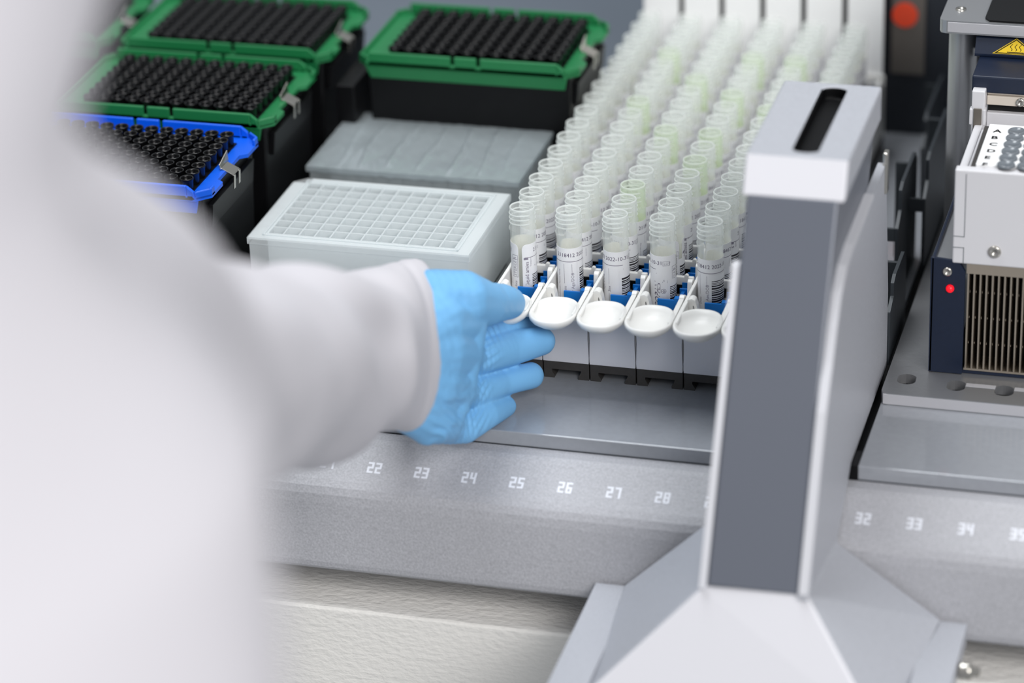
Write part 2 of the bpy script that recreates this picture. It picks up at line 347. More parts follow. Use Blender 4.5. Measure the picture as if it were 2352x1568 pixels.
# ------------------------------------------------------------------ plates
def deep_well():
    x0, y0, z0, z1 = -231.6, 167.7, -80, -36; w_, d_ = 127.8, 85.5; x1, y1 = x0 + w_, y0 + d_
    t = thing('deep_well_plate', 'frosted clear deep-well plate with empty square wells, nearest the sleeve', 'well plate', ((x0 + x1) / 2, y0, z0))
    c = 7
    ol = [(x0, y0), (x1, y0), (x1, y1), (x0 + c, y1), (x0, y1 - c)]
    def ins(k): return [(x0 + k, y0 + k), (x1 - k, y0 + k), (x1 - k, y1 - k), (x0 + k + c * .8, y1 - k), (x0 + k, y1 - k - c * .8)]
    b = MB()
    for (k, za, zb) in ((0, z1 - 4, z1), (0.9, z0 + 6, z1 - 4), (0, z0, z0 + 6)):
        p = ins(k) if k else ol; n = len(p)
        v = [(q[0], q[1], za) for q in p] + [(q[0], q[1], zb) for q in p]
        b.add(v, [(i, (i + 1) % n, n + (i + 1) % n, n + i) for i in range(n)])
    # the wells: a grid of square tubes, the top deck around them
    gx, gy = x0 + 10.0, y0 + 6.6
    b.box(x0 + .5, gx, y0 + 0.5, y1 - 7, z1 - 1.2, z1); b.box(gx + 108, x1 - .5, y0 + 0.5, y1 - .5, z1 - 1.2, z1)
    b.box(gx, gx + 108, y0 + 0.5, gy, z1 - 1.2, z1); b.box(gx, gx + 108, gy + 72, y1 - .5, z1 - 1.2, z1)
    part('plate_shell', b, 'plate_plastic', t)
    g = MB()
    for i in range(13): g.box(gx + i * 9 - .45, gx + i * 9 + .45, gy, gy + 72, z0 + 5, z1 + .4)
    for j in range(9): g.box(gx, gx + 108, gy + j * 9 - .45, gy + j * 9 + .45, z0 + 5, z1 + .4)
    g.box(gx, gx + 108, gy, gy + 72, z0 + 4, z0 + 6)
    # raised rim around the field
    for (a, b2, c2, d2) in ((gx - 2.2, gx + 110.5, gy - 2.6, gy - 1.6), (gx - 2.2, gx + 110.5, gy + 73.6, gy + 74.6), (gx - 2.2, gx - 1.2, gy - 2.6, gy + 74.6), (gx + 109.5, gx + 110.5, gy - 2.6, gy + 74.6)):
        g.box(a, b2, c2, d2, z1, z1 + .8)
    part('wells', g, 'well_plastic', t)
    l = MB()
    for j, ch in enumerate('ABCDEFGH'):
        v, f = text_mesh(ch, 3.4); yy = gy + 72 - 9 * j - 6.2
        l.add([(x0 + 3.2 + p[0], yy + p[1], z1 + .25) for p in v], f)
    for i in range(12):
        v, f = text_mesh(str(i + 1), 2.2); l.add([(gx + 2.5 + 9 * i + p[0], gy + 75 + p[1], z1 + .25) for p in v], f)
    part('row_lettering', l, 'plate_plastic', t)
deep_well()
d = MB(); d.box(-238, -99, 158, 340, FL, -98); d.box(-238, -99, 158, 163, -98, -74); d.box(-238, -234, 163, 340, -98, -74); d.box(-233, -99.5, 163, 340, -98, -80.2)
pc = part('plate_carrier', d, 'black_plastic', None, bevel=.6, org=(-168, 158, FL)); tag(pc, 'low black carrier frame under the frosted plates', 'carrier')
d = MB(); d.box(-236.5, -225, 342, 448, FL, -14)  # added filler block, covers the pale deck reflection between the racks
pc = part('gap_filler', d, 'black_plastic', None, bevel=.6, org=(-230, 342, FL)); tag(pc, 'black filler block between the two rear green tip racks', 'carrier')
def film_plate():
    x0, y0, z0, z1 = -233.0, 274, -80, -38; w_, d_ = 127.8, 85.5; x1, y1 = x0 + w_, y0 + d_
    t = thing('sealed_well_plate', 'clear deep plate sealed with crinkled shiny film, behind the open frosted plate', 'well plate', ((x0 + x1) / 2, y0, z0))
    b = MB(); b.box(x0 + 1, x1 - 1, y0 + 1, y1 - 1, z0, z1 - .5)
    part('plate_shell', b, 'clear_plate', t, bevel=.6)
    g = MB()
    for i in range(12):
        for j in (0, 7): g.cyl((x0 + 14.4 + 9 * i, y0 + 11 + 9 * j, 0), 4.1, z0 + 1, z1 - 1, 14)
    for j in range(1, 7):
        for i in (0, 11): g.cyl((x0 + 14.4 + 9 * i, y0 + 11 + 9 * j, 0), 4.1, z0 + 1, z1 - 1, 14)
    part('wells', g, 'clear_plate', t)
    f = MB(); nx, ny_ = 110, 60; v = []
    ridges = [(.14, .35), (.24, .8), (.38, 1.1), (.52, .8), (.66, 1.2), (.79, .9), (.9, .4)]
    for j in range(ny_ + 1):
        for i in range(nx + 1):
            a, b_ = i / nx, j / ny_
            ed = min(a, 1 - a, b_ * .66, (1 - b_) * .66) * 14; ed = min(1, ed)
            z = 0
            for (c, h) in ridges:
                cc = c - .03 * b_ + .012 * math.sin(5 * b_ + c * 9); z += 2.8 * h * math.exp(-((a - cc) / .0055) ** 2) * math.sin(math.pi * min(1, max(0, b_ * 1.15))) ** .7
            z += .5 * noise.noise(Vector((a * 9, b_ * 4, 1))) + .35 * noise.noise(Vector((a * 34 + b_ * 12, b_ * 8, 4)))
            v.append((x0 - .6 + a * (w_ + 1.2), y0 - .6 + b_ * (d_ + 1.2), z1 + .3 + z * ed + (1 - ed) * .35 * noise.noise(Vector((a * 20, b_ * 14, 8)))))
    f.add(v, [(j * (nx + 1) + i, j * (nx + 1) + i + 1, (j + 1) * (nx + 1) + i + 1, (j + 1) * (nx + 1) + i) for j in range(ny_) for i in range(nx)], 0, True)
    n1 = nx + 1
    rim = [v[i] for i in range(n1)]; f.add(rim + [(p[0], p[1] + .3, z1 - 3 + .8 * noise.noise(Vector((p[0] * .2, 0, 0)))) for p in rim], [(i, i + 1, n1 + i + 1, n1 + i) for i in range(nx)], 0, True)
    rim = [v[j * n1 + nx] for j in range(ny_ + 1)]; m1 = ny_ + 1
    f.add(rim + [(p[0] - .3, p[1], z1 - 3 + .8 * noise.noise(Vector((0, p[1] * .2, 0)))) for p in rim], [(i, i + 1, m1 + i + 1, m1 + i) for i in range(ny_)], 0, True)
    part('sealing_film', f, 'film', t, label='crinkled transparent film')
film_plate()

RS = 1.0; RO = Vector((0, 0, 0))
# ------------------------------------------------------------------ six tube racks
PITCH = 17.6; TY0 = -9.85; NT = 16; XL = -29.9
ORD = ['first', 'second', 'third', 'fourth', 'fifth', 'sixth', 'seventh', 'eighth', 'ninth', 'tenth', 'eleventh', 'twelfth', 'thirteenth', 'fourteenth', 'fifteenth', 'rearmost']
RN = ['leftmost rack, by the gloved thumb', 'second rack from the left', 'third rack from the left', 'fourth rack from the left', 'fifth rack from the left', 'rightmost rack, behind the grey post']
def rack_meshes():
    w_ = 22.1; y0, y1 = -33, 268
    b = MB()                                   # local x 0..w_, world y and z
    b.box(0, 1.6, y0 + 3, y1, 14, 44.9)                      # left wall
    b.hexa([(0, y0 - 20, 42), (2.0, y0 - 20, 42), (2.0, y0 + 3.1, 34), (0, y0 + 3.1, 34), (0, y0 - 20, 44.9), (2.0, y0 - 20, 44.9), (2.0, y0 + 3.1, 44.9), (0, y0 + 3.1, 44.9)])
    b.box(w_ - 1.4, w_, y0 + 2, y1, 14, 39)                   # right wall, comb-like on top
    for i in range(NT + 1):
        yc = TY0 + (i - 1) * PITCH + 1.2
        b.prism([(yc - 3.5, 38), (yc - 2.5, 45.3), (yc - 0.8, 46.2), (yc + 1.2, 45.5), (yc + 12, 38)], 'x', w_ - 2.2, w_)
        if i: b.box(1.4, w_ - 1.4, yc + 7.5 - PITCH * 0, yc + 9.6, 16, 43)   # cross web between the cells
        if i: b.cyl((w_ - 5.0, 0, 43.2), 1.0, yc + 7.6, yc + 9.4, 10, ax='y')
    b.box(1.0, w_ - 1, y0 + 3, y1, 9, 14)                         # floor
    b.box(0, w_, y1, y1 + 2, 9, 44); b.box(w_ - 4.3, w_ - 1.0, y0 + 3, y1, 12, 36.5); b.box(1.0, 2.0, y0 + 3, y1, 12, 36)
    # the little loop beside the front clip
    lp = [(1.0, 34), (1.0, 43), (1.8, 45.2), (3.4, 45.8), (4.9, 45.0), (5.8, 42), (6.8, 34), (5.9, 34), (5.0, 40), (4.3, 42.6), (3.9, 42), (3.9, 34)]
    b.prism(lp, 'y', y0 + 3.5, y0 + 8)
    fr = MB()                                  # translucent block under the thumb rest
    fr.prism([(0.1, 9), (w_ - .1, 9), (w_, 12), (w_ - .35, 22), (w_, 36), (0, 36), (.35, 22), (0, 12)], 'y', y0, y0 + 3)
    # thumb rest: a shallow dish with a raised rim
    h = MB(); n = 48; cx, cy = w_ / 2, y0 - 18; a_, bf, bk = w_ / 2 + .1, 13.4, 14.5
    def ring(sc, z):
        o = []
        for k in range(n):
            t = 2 * math.pi * k / n; x, y = math.cos(t), math.sin(t)
            e = 2.5
            xx = math.copysign(abs(x) ** (2 / 2.35), x); yy = math.copysign(abs(y) ** (2 / 2.35), y)
            o.append((cx + xx * a_ * sc, cy + yy * (bk if y > 0 else bf) * sc + (1 - sc) * 0, z))
        return o
    rg = [ring(.25, 37.6), ring(.6, 38.4), ring(.88, 41.0), ring(.99, 42.8), ring(1.0, 44.2), ring(.96, 44.9), ring(.89, 44.6), ring(.81, 43.2), ring(.65, 41.3), ring(.4, 40.2), ring(.14, 39.9)]
    v = [p for r in rg for p in r]
    h.add(v, [(i * n + k, i * n + (k + 1) % n, (i + 1) * n + (k + 1) % n, (i + 1) * n + k) for i in range(len(rg) - 1) for k in range(n)], 0, True)
    h.add(rg[0], [list(range(n))], 0, True); h.add(rg[-1], [list(range(n))], 0, True)
    h.hexa([(w_ - 2.2, y0 - 20, 41), (w_, y0 - 20, 41), (w_, y0 + 5, 33), (w_ - 2.2, y0 + 5, 33), (w_ - 2.2, y0 - 20, 44.4), (w_, y0 - 20, 44.4), (w_, y0 + 5, 45.0), (w_ - 2.2, y0 + 5, 45.0)])
    h.hexa([(1, y0 - 8, 38), (w_ - 1, y0 - 8, 38), (w_ - 1, y0 + 4, 30), (1, y0 + 4, 30), (1, y0 - 8, 41.5), (w_ - 1, y0 - 8, 41.5), (w_ - 1, y0 + 4, 37.5), (1, y0 + 4, 37.5)])
    ft = MB()                                  # dark rail foot with a dovetail slot
    ft.prism([(0.2, 0), (5.2, 0), (5.2, 1.3), (4.0, 3.4), (4.0, 4.6), (6.3, 4.6), (15.4, 4.6), (18.2, 4.6), (17.9, 3.4), (16.7, 1.3), (16.7, 0), (21.9, 0), (22.0, 9), (.1, 9)], 'y', y0 + .6, y1)
    cl = MB()                                  # blue spring clip, local to its tube (x rack-local, y,z relative)
    cl.box(7.2, 15.8, -8.9, -7.9, 0, 5); cl.box(15.2, 17.8, -9.3, -6.3, -1, 6.2); cl.box(17.4, 20.6, -8.8, -7.8, 3, 6.0); cl.box(16.4, 18.0, -6.3, 2.5, -1, 5)
    cl.box(15.4, 20.0, 2, 3, 2, 6)
    pn = MB()                                  # tall white end panel
    pn.box(1.2, 20.5, y1 + 2, y1 + 4.5, 9, 150)
    pn.prism([(y1 + 4.5, 9), (y1 + 22, 9), (y1 + 4.5, 60)], 'x', 3, 4.5)
    return b, fr, h, ft, cl, pn
RB = rack_meshes()
def me_of(mb, name, mats, org): return mb.mesh(name, mats, org)
rack_org = (0, -33, 0)
RMESH = [me_of(RB[0], 'rack_body', ['rack_white'], rack_org), me_of(RB[1], 'front_block', ['rack_front'], rack_org), me_of(RB[2], 'thumb_rest', ['rack_white'], rack_org), me_of(RB[3], 'rail_foot', ['black_foot'], rack_org), me_of(RB[4], 'tube_clip', ['clip_blue'], (0, 0, 0)), me_of(RB[5], 'end_panel', ['panel_white'], rack_org)]
def bev(o, w_=0.4):
    b = o.modifiers.new('bevel', 'BEVEL'); b.width = w_ * S; b.segments = 2; b.limit_method = 'ANGLE'; b.angle_limit = R(40)
racks = []
for k in range(6):
    t = thing('tube_rack', 'long white tube rack with blue clips, ' + ['leftmost, held by the gloved hand', 'second from the left, right of the gloved thumb', 'third from the left', 'fourth from the left', 'fifth from the left, by the post', 'rightmost, mostly hidden by the grey post'][k], 'tube rack', (XL + 22.5 * k, -33, 0), 'white tube racks on the deck')
    for nm, i in (('rack_body', 0), ('front_block', 1), ('thumb_rest', 2), ('rail_foot', 3), ('end_panel', 5)):
        o = link(nm, RMESH[i], t)
        if i in (0, 3): bev(o, .45 if i == 0 else .3)
        if nm == 'rail_foot': o['label'] = 'dark grey grooved base'
    for j in range(NT):
        link('tube_clip', RMESH[4], t, (0, 33 + TY0 + PITCH * j, 34))['label'] = 'blue plastic clip'

# sample tubes ------------------------------------------------------
def tube_mesh():
    d = MB()
    prof = [(0.01, 0), (3.5, .4), (5.9, 5.5), (5.95, 60.5), (6.5, 61.2), (6.5, 61.9), (5.95, 62.4)]
    prof += [(5.95, 70.6), (5.95, 71.9), (5.6, 72.1), (5.25, 71.8), (5.15, 60), (5.1, 8), (2.5, 3), (0.01, 2.6)]
    d.lathe(prof, n=40)
    for k, z in enumerate((64.2, 66.4, 68.6)):                      # screw thread
        pts = [((6.02) * math.cos(t * math.pi / 20), (6.02) * math.sin(t * math.pi / 20), z + t / 40 * 1.1) for t in range(0, 37)]
        d.tube([(a, b, c_) for a, b, c_ in pts], [.05] + [.36] * 35 + [.05], 6, 1)
    d.lathe([(5.3, 71.7), (5.5, 72.25), (5.8, 72.3), (6.0, 71.9), (5.98, 71.4)], n=40, mi=1)
    return d.mesh('tube', ['tube_plastic', 'tube_rim'])
def cap_fill():
    d = MB(); d.lathe([(0.01, 3), (2.4, 3.3), (4.95, 8), (4.95, 26), (0.01, 26)], n=24); return d.mesh('fill', ['label_cream'])
RL = 6.06
def wrap(d, pts, fs, r, mi):
    d.add([((r) * math.cos(p[0] / RL), (r) * math.sin(p[0] / RL), p[1]) for p in pts], fs, mi)
def put_text(d, s, h, s0, z0, mi, rot=False, shear=0.0, sx=1.0, r=RL + .04):
    v, f = text_mesh(s, h, shear)
    if rot: pts = [(s0 - p[1], z0 + p[0] * sx) for p in v]
    else: pts = [(s0 + p[0] * sx, z0 + p[1]) for p in v]
    wrap(d, pts, f, r, mi)
def strip(d, s0, s1, z0, z1, mi, r=RL + .04):
    n = max(1, int((s1 - s0) / .8)); pts = []; fs = []
    for i in range(n + 1):
        s_ = s0 + (s1 - s0) * i / n; pts += [(s_, z0), (s_, z1)]
    fs = [(2 * i, 2 * i + 2, 2 * i + 3, 2 * i + 1) for i in range(n)]
    wrap(d, pts, fs, r, mi)
CIRC = 2 * math.pi * RL
def label_mesh():
    d = MB(); z0, z1 = 1.5, 55; n = 72; L0, L1 = 0.9, CIRC - .9; rc = 2.2
    pts = []
    for i in range(n + 1):
        s_ = L0 + (L1 - L0) * i / n; e = min(s_ - L0, L1 - s_); dz = rc - math.sqrt(max(0, rc * rc - (rc - e) ** 2)) if e < rc else 0
        pts.append((s_, z0, z1 - dz))
    vo = []
    for (s_, a, b) in pts:
        for r in (RL, RL - .1):
            for z in (a, b): vo.append((r * math.cos(s_ / RL), r * math.sin(s_ / RL), z))
    for i in range(n):
        a = 4 * i; b = a + 4
        d.add([vo[a], vo[b], vo[b + 1], vo[a + 1]], [(0, 1, 2, 3)], 0, True)
        d.add([vo[a + 2], vo[b + 2], vo[b + 3], vo[a + 3]], [(3, 2, 1, 0)], 1, True)
        d.add([vo[a + 1], vo[b + 1], vo[b + 3], vo[a + 3]], [(0, 1, 2, 3)], 0)
    put_text(d, '2118412 2022-10-31', 1.9, 6.6, 50.6, 2, sx=.97)
    strip(d, 2, 25.5, 48.1, 48.32, 2)
    put_text(d, 'Identification / Patient Name', .95, 8.0, 28, 3, True)
    put_text(d, 'Date', 1.3, 11.4, 32, 3, True); strip(d, 10.4, 10.55, 37, 47, 3)
    put_text(d, 'Age/DOB', 1.45, 15.2, 34.2, 3, True); strip(d, 14.2, 14.35, 41.5, 47, 3); strip(d, 14.2, 14.35, 28, 33.6, 3)
    put_text(d, 'Sex', 1.45, 19.2, 34.6, 3, True); strip(d, 18.3, 18.45, 38.5, 46.5, 3); strip(d, 18.3, 18.45, 28, 33.8, 3)
    put_text(d, 'liquid amies', 1.8, 3.9, 34, 2, True); strip(d, 1.6, 3.8, 48.1, 47.1, 3)
    put_text(d, 'Liquid Elution Swab Transport', .8, 5.4, 34, 3, True)
    put_text(d, 'COPAN', 2.7, 27.4, 28, 2, True, .35); put_text(d, 'Italy', 1.3, 36.0, 33, 3, True)
    put_text(d, 'STERILE R', 1.6, 35.9, 38.6, 3, True)
    for a in ((33.6, 33.75, 38, 49.3), (36.6, 36.75, 38, 49.3), (33.6, 36.75, 38, 38.2), (33.6, 36.75, 49.1, 49.3), (33.6, 36.75, 46.9, 47.1)): strip(d, *a, 3)
    put_text(d, 'LOT', 1.2, 29.4, 50.6, 3)
    for a in ((28.9, 32.4, 50.1, 50.25), (28.9, 32.4, 52.2, 52.35), (28.9, 29.05, 50.1, 52.35), (32.25, 32.4, 50.1, 52.35)): strip(d, *a, 3)
    p = []; f = []
    for k in range(20):
        t = 2 * math.pi * k / 20; cs, cz, rr = 29.2, 37.2, 1.25
        p += [(cs + rr * math.cos(t), cz + rr * math.sin(t)), (cs + (rr - .18) * math.cos(t), cz + (rr - .18) * math.sin(t))]
        f.append((2 * k, 2 * k + 1, (2 * k + 3) % 40, (2 * k + 2) % 40))
    wrap(d, p, f, RL + .04, 2)
    put_text(d, '2', 1.4, 28.8, 36.5, 2); strip(d, 28.3, 30.1, 37.1, 37.25, 2)
    for a in ((26.2, 27.7, 36.4, 36.55), (26.2, 27.7, 40.6, 40.75), (26.2, 26.35, 36.4, 40.75), (27.55, 27.7, 36.4, 40.75), (26.2, 27.7, 38.4, 38.55)): strip(d, *a, 3)
    wrap(d, [(25.6, 46), (29.6, 42.2), (29.9, 42.5), (25.8, 46.3)], [(0, 1, 2, 3)], RL + .04, 3)
    wrap(d, [(28.6, 41.6), (31.2, 41.2), (31.2, 42.5), (29.4, 43.1)], [(0, 1, 2, 3)], RL + .04, 3)
    for a in ((31.6, 31.75, 34, 43), (33.0, 33.15, 34, 37), (31.6, 33.15, 34, 34.2)): strip(d, *a, 3)
    return d.mesh('label', ['label_white', 'label_cream', 'ink_purple', 'ink_grey'], fix=False)
def barcode_mesh(seed):
    rnd = random.Random(seed); d = MB(); r = RL + .12; z0, z1 = 3, 43 + (seed * 2.3) % 5
    n = 12; s0, s1 = -4.2, 6
    v = []; 
    for i in range(n + 1):
        s_ = s0 + (s1 - s0) * i / n
        v += [(r * math.cos(s_ / RL), r * math.sin(s_ / RL), z0), (r * math.cos(s_ / RL), r * math.sin(s_ / RL), z1)]
    d.add(v, [(2 * i, 2 * i + 2, 2 * i + 3, 2 * i + 1) for i in range(n)], 0, True)
    z = z0 + 2.0
    while z < z1 - 3.5:
        h = rnd.choice([.28, .28, .42, .62, .9]); strip(d, -3.0, 4.8, z, z + h, 1, r + .03); z += h + rnd.choice([.28, .4, .5])
    return d.mesh('barcode', ['label_white', 'ink_black'], fix=False)
TM, FM, LM = tube_mesh(), cap_fill(), label_mesh(); BM = [barcode_mesh(i) for i in range(3)]
TG = TM.copy(); TG.materials[0] = MATS['tube_green']; GREEN = {(2, 2), (3, 4), (3, 6), (2, 6), (1, 8), (2, 10), (3, 9), (1, 12), (4, 8), (3, 12), (4, 12), (2, 0)}
view = math.atan2(-1260, 365)             # from the tubes towards the front of the room
FACE = [1.7, 13.5, 22.5, 29.5, 16.5, 5]
# how far the sticker is turned to the right of the viewer, per tube
STK = [(1.15), (1.25), (.85), (.95), (.50), .8]
for k in range(6):
    for j in range(NT):
        lab = ('clear tube with ' + ('white barcode label, ') + 'front of the ' + RN[k]) if j == 0 else ('clear labelled tube, ' + (ORD[j] + (' from the front' if j < NT - 1 else ' one')) + ' in the ' + RN[k])
        t = thing('sample_tube', lab, 'tube', (XL + 22.5 * k + 6.6 + 1.55, TY0 + PITCH * j, 14.1), 'sample tubes in the white racks')
        t.location.z = 4.6 * S
        link('tube_body', TG if (k, j) in GREEN and j else TM, t)
        s0 = FACE[k] if j == 0 else random.uniform(0, CIRC)
        link('paper_label', LM, t, (0, 0, 0), view - s0 / RL)['label'] = 'white printed label'
        link('sample_fluid', FM, t)
        off = STK[k] if j == 0 else random.choice([.7, .9, 1.1, 1.2, .6])
        link('barcode_sticker', BM[(k * 5 + j) % 3], t, (0, 0, 0), view + off)['label'] = 'black barcode sticker'

# ------------------------------------------------------------------ grey upright arm in front
arm = thing('upright_arm', 'tall grey slanted arm with slotted silver cap in front of the racks', 'machine arm', (125, -150, -56))
# front face runs from (y -109, z 135) down to (y -192, z -6); the neck behind it
fy = lambda z: -192 + (z + 6) * (83 / 141.)
nb = MB(); nb.hexa([(105.5, fy(-7), -7), (144.5, fy(-7), -7), (144.5, -96, 0.6), (105.5, -96, 0.6), (105.5, fy(136), 136), (144.5, fy(136), 136), (144.5, -14, 136), (105.5, -14, 136)])
part('neck', nb, 'post_grey', arm, bevel=1.2, label='dark grey front strip')
def side(x0, x1, name):
    p = [(-4, 110), (-40, 109.5), (-92, 108), (-108, 105.5), (-121, 99), (-131, 88), (-140, 76)]
    p += [(fy(z) - 1.4, z) for z in (60, 30, 0, -8)] + [(-128, -30), (-124, -24), (-121, -19), (-98.5, -6.6), (-88, 0.6), (10, 0.6), (10, 40)]
    d = MB(); d.prism(p, 'x', x0, x1); return part(name, d, 'silver_smooth', arm, bevel=1.0, seg=3)
side(144.6, 148.2, 'side_panel'); 
pl = MB(); pl.prism([(fy(110) + 4, 110), (fy(110) - 1.2, 110)] + [(fy(z) - 1.2, z) for z in (60, 0, -8)] + [(fy(-8) + 6, -8)], 'x', 102.3, 105.4)
part('edge_trim', pl, 'rim_light', arm, bevel=.6, label='pale edge strip')
pl = MB(); pl.prism([(-40, 107.8), (-92, 106.2), (-107, 103.8), (-119, 97.5), (-128.5, 87)] + [(fy(z) + 2.2, z) for z in (60, 0, -6)] + [(fy(z) - 2.2, z) for z in (-6, 0, 60)] + [(-141.4, 76), (-132, 88.7), (-121.8, 99.8), (-108.4, 106.3), (-92, 108.8), (-40, 110.2)], 'x', 144.4, 148.5)
part('edge_trim', pl, 'rim_light', arm, bevel=.8, label='pale edge strip')
# cap: a block with a slot through its top
cp = MB(); z0, z1 = 134.8, 150.6; x0, x1 = 103.2, 147.2; yf, yb = -100.5, -15
sx0, sx1, sy0, sy1 = 122.2, 132.6, -94, -18.5
def stadium(n=10):
    rr = (sx1 - sx0) / 2; cx = (sx0 + sx1) / 2; pts = []
    for k in range(n + 1): t = math.pi + math.pi * k / n; pts.append((cx + rr * math.cos(t), sy0 + rr * .55 + rr * .55 * math.sin(t)))
    for k in range(n + 1): t = math.pi * k / n; pts.append((cx + rr * math.cos(t), sy1 - rr * .6 + rr * .6 * math.sin(t)))
    return pts
st = stadium(); n = len(st)
# top face: ring of quads between the slot outline and the cap outline
half = n // 2
front = st[:half]; back = st[half:]
def lerp(a, b, t): return a + (b - a) * t
of = [(lerp(x0, x1, k / (half - 1)), yf) for k in range(half)]; ob = [(lerp(x1, x0, k / (half - 1)), yb) for k in range(half)]
out = of + ob
v = [(p[0], p[1], z1) for p in st] + [(p[0], p[1], z1) for p in out]
cp.add(v, [(i, (i + 1) % n, n + (i + 1) % n, n + i) for i in range(n)])
v = [(p[0], p[1], z1) for p in st] + [(p[0], p[1], z1 - 6) for p in st]
cp.add(v, [(i, (i + 1) % n, n + (i + 1) % n, n + i) for i in range(n)], 1)
cp.add([(p[0], p[1], z1 - 6) for p in st], [list(range(n))], 1)
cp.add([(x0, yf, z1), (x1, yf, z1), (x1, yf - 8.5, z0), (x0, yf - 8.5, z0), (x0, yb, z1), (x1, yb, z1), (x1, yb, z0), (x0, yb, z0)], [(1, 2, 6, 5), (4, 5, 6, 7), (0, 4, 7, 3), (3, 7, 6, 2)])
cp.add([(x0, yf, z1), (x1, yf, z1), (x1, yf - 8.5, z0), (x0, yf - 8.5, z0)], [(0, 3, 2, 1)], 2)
me = cp.mesh('cap', ['silver_smooth', 'slot_black', 'pale_front'], W(arm)); bm = bmesh.new(); bm.from_mesh(me); bmesh.ops.remove_doubles(bm, verts=bm.verts, dist=1e-6); bmesh.ops.recalc_face_normals(bm, faces=bm.faces); bm.to_mesh(me); bm.free()
cap = link('cap', me, arm); b_ = cap.modifiers.new('bevel', 'BEVEL'); b_.width = 1.3 * S; b_.segments = 3; b_.limit_method = 'ANGLE'; b_.angle_limit = R(50)
cap['label'] = 'silver slotted cap'
pk = MB(); pk.box(147.2, 149.4, -8, -2.5, 96, 116); part('latch_tab', pk, 'steel', arm, bevel=.6, label='shiny metal tab')
# flared foot
ft = MB()
ft.add([(103, -191.5, -8), (147.5, -191.5, -6), (148.5, -100, -8), (95, -122, -13), (90, -130, -15),       # 0-4 top
        (57, -211, -54), (186, -219, -56), (196, -130, -49), (54, -130, -49.5), (148.5, -124, -19)],
       [(0, 4, 8, 5), (1, 6, 7, 9), (1, 9, 2), (0, 1, 2, 3), (0, 3, 4), (5, 8, 7, 6), (4, 3, 2, 9), (4, 9, 7, 8)])
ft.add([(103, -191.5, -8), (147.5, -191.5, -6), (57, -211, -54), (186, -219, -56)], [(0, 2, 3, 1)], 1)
me = ft.mesh('flared_foot', ['silver_smooth', 'pale_front'], W(arm)); bm = bmesh.new(); bm.from_mesh(me); bmesh.ops.remove_doubles(bm, verts=bm.verts, dist=1e-6); bmesh.ops.recalc_face_normals(bm, faces=bm.faces); bm.to_mesh(me); bm.free()
foot = link('flared_foot', me, arm); b_ = foot.modifiers.new('bevel', 'BEVEL'); b_.width = 1.4 * S; b_.segments = 3; b_.limit_method = 'ANGLE'; b_.angle_limit = R(20)
fs_ = MB()
for (x0_, x1_) in ((41, 58), (190, 207)):
    fs_.prism([(x0_, -129.5), (x1_, -129.5), (x1_, -262), (x0_, -262)], 'z', -60, -50.2)
fs_.add([(57, -211, -54), (186, -219, -56), (206, -262, -92), (46, -262, -96), (57, -205, -100), (186, -205, -100)], [(0, 3, 2, 1), (0, 4, 3), (1, 2, 5), (4, 5, 2, 3), (0, 1, 5, 4)])
part('foot_flange', fs_, 'silver_smooth', arm, bevel=1.5)
ts = MB(); ts.lathe([(0.01, 0), (3.4, .3), (4, 1.5), (3.6, 3), (4, 4.4), (3.4, 6), (2.2, 6.4), (2.2, 9), (0.01, 9.6)], (207.2, -158, -56), 20, 0, True, 'x')
part('thumb_screw', ts, 'steel', arm, label='chrome thumb screw')

# ------------------------------------------------------------------ right side: bracketed channel, stand, heater
pq = MB(); pq.box(104, 122.2, 293.5, 296.5, 36, 82)
o = thing('metal_plaque', 'brushed metal plaque with a red round sticker at the dark back panel', 'plaque', (113, 295, 36))
part('plate', pq, 'plaque_metal', o, bevel=.5); q = MB(); q.lathe([(7.0, 0), (7.0, .8)], (111.3, 292.6, 70.5), 40, 0, True, 'y', True, True); part('red_disc', q, 'red_disc', o, label='bright red disc')
o.location = Vector((113, 295, 36)) * S
def bracket(label, y0, y1, x, h, tab=True):
    t = thing('sheet_metal_bracket', label, 'bracket', (x, y0, 0), 'dark brackets between racks and heater')
    p = [(y0, 0), (y0, h * .72), (y0 + 10, h * .82), (y0 + 10, h), (y0 + 16, h + 2), (y1 - 6, h + 2), (y1, h - 4), (y1, 0)]
    d = MB(); d.prism(p, 'x', x, x + 1.6); part('side_plate', d, 'bracket_dark', t, bevel=.4)
    d = MB(); d.box(x - 9, x, y1 - 2, y1, 0, h - 6); part('cross_plate', d, 'bracket_dark', t, bevel=.4)
    if tab:
        d = MB(); d.box(x - 7, x, y0, y0 + 1.6, h * .60, h * .72); part('tab', d, 'bracket_dark', t, bevel=.3)
    d = MB(); d.lathe([(2.6, 0), (2.6, .5)], (x - .45, (y0 + y1) / 2, h * .45), 20, 0, True, 'x', True, True); part('screw_hole', d, 'slot_black', t)
bracket('dark grey sheet metal bracket just behind the silver cap, lowest and nearest', 12, 60, 147.5, 38)
bracket('dark grey upright bracket, middle one of the channel', 75, 135, 141, 58)
bracket('dark grey upright bracket in the channel nearest the round column', 110, 190, 149, 60)
bracket('dark grey tall bracket at the back below the metal plaque', 205, 282, 134, 42, False)

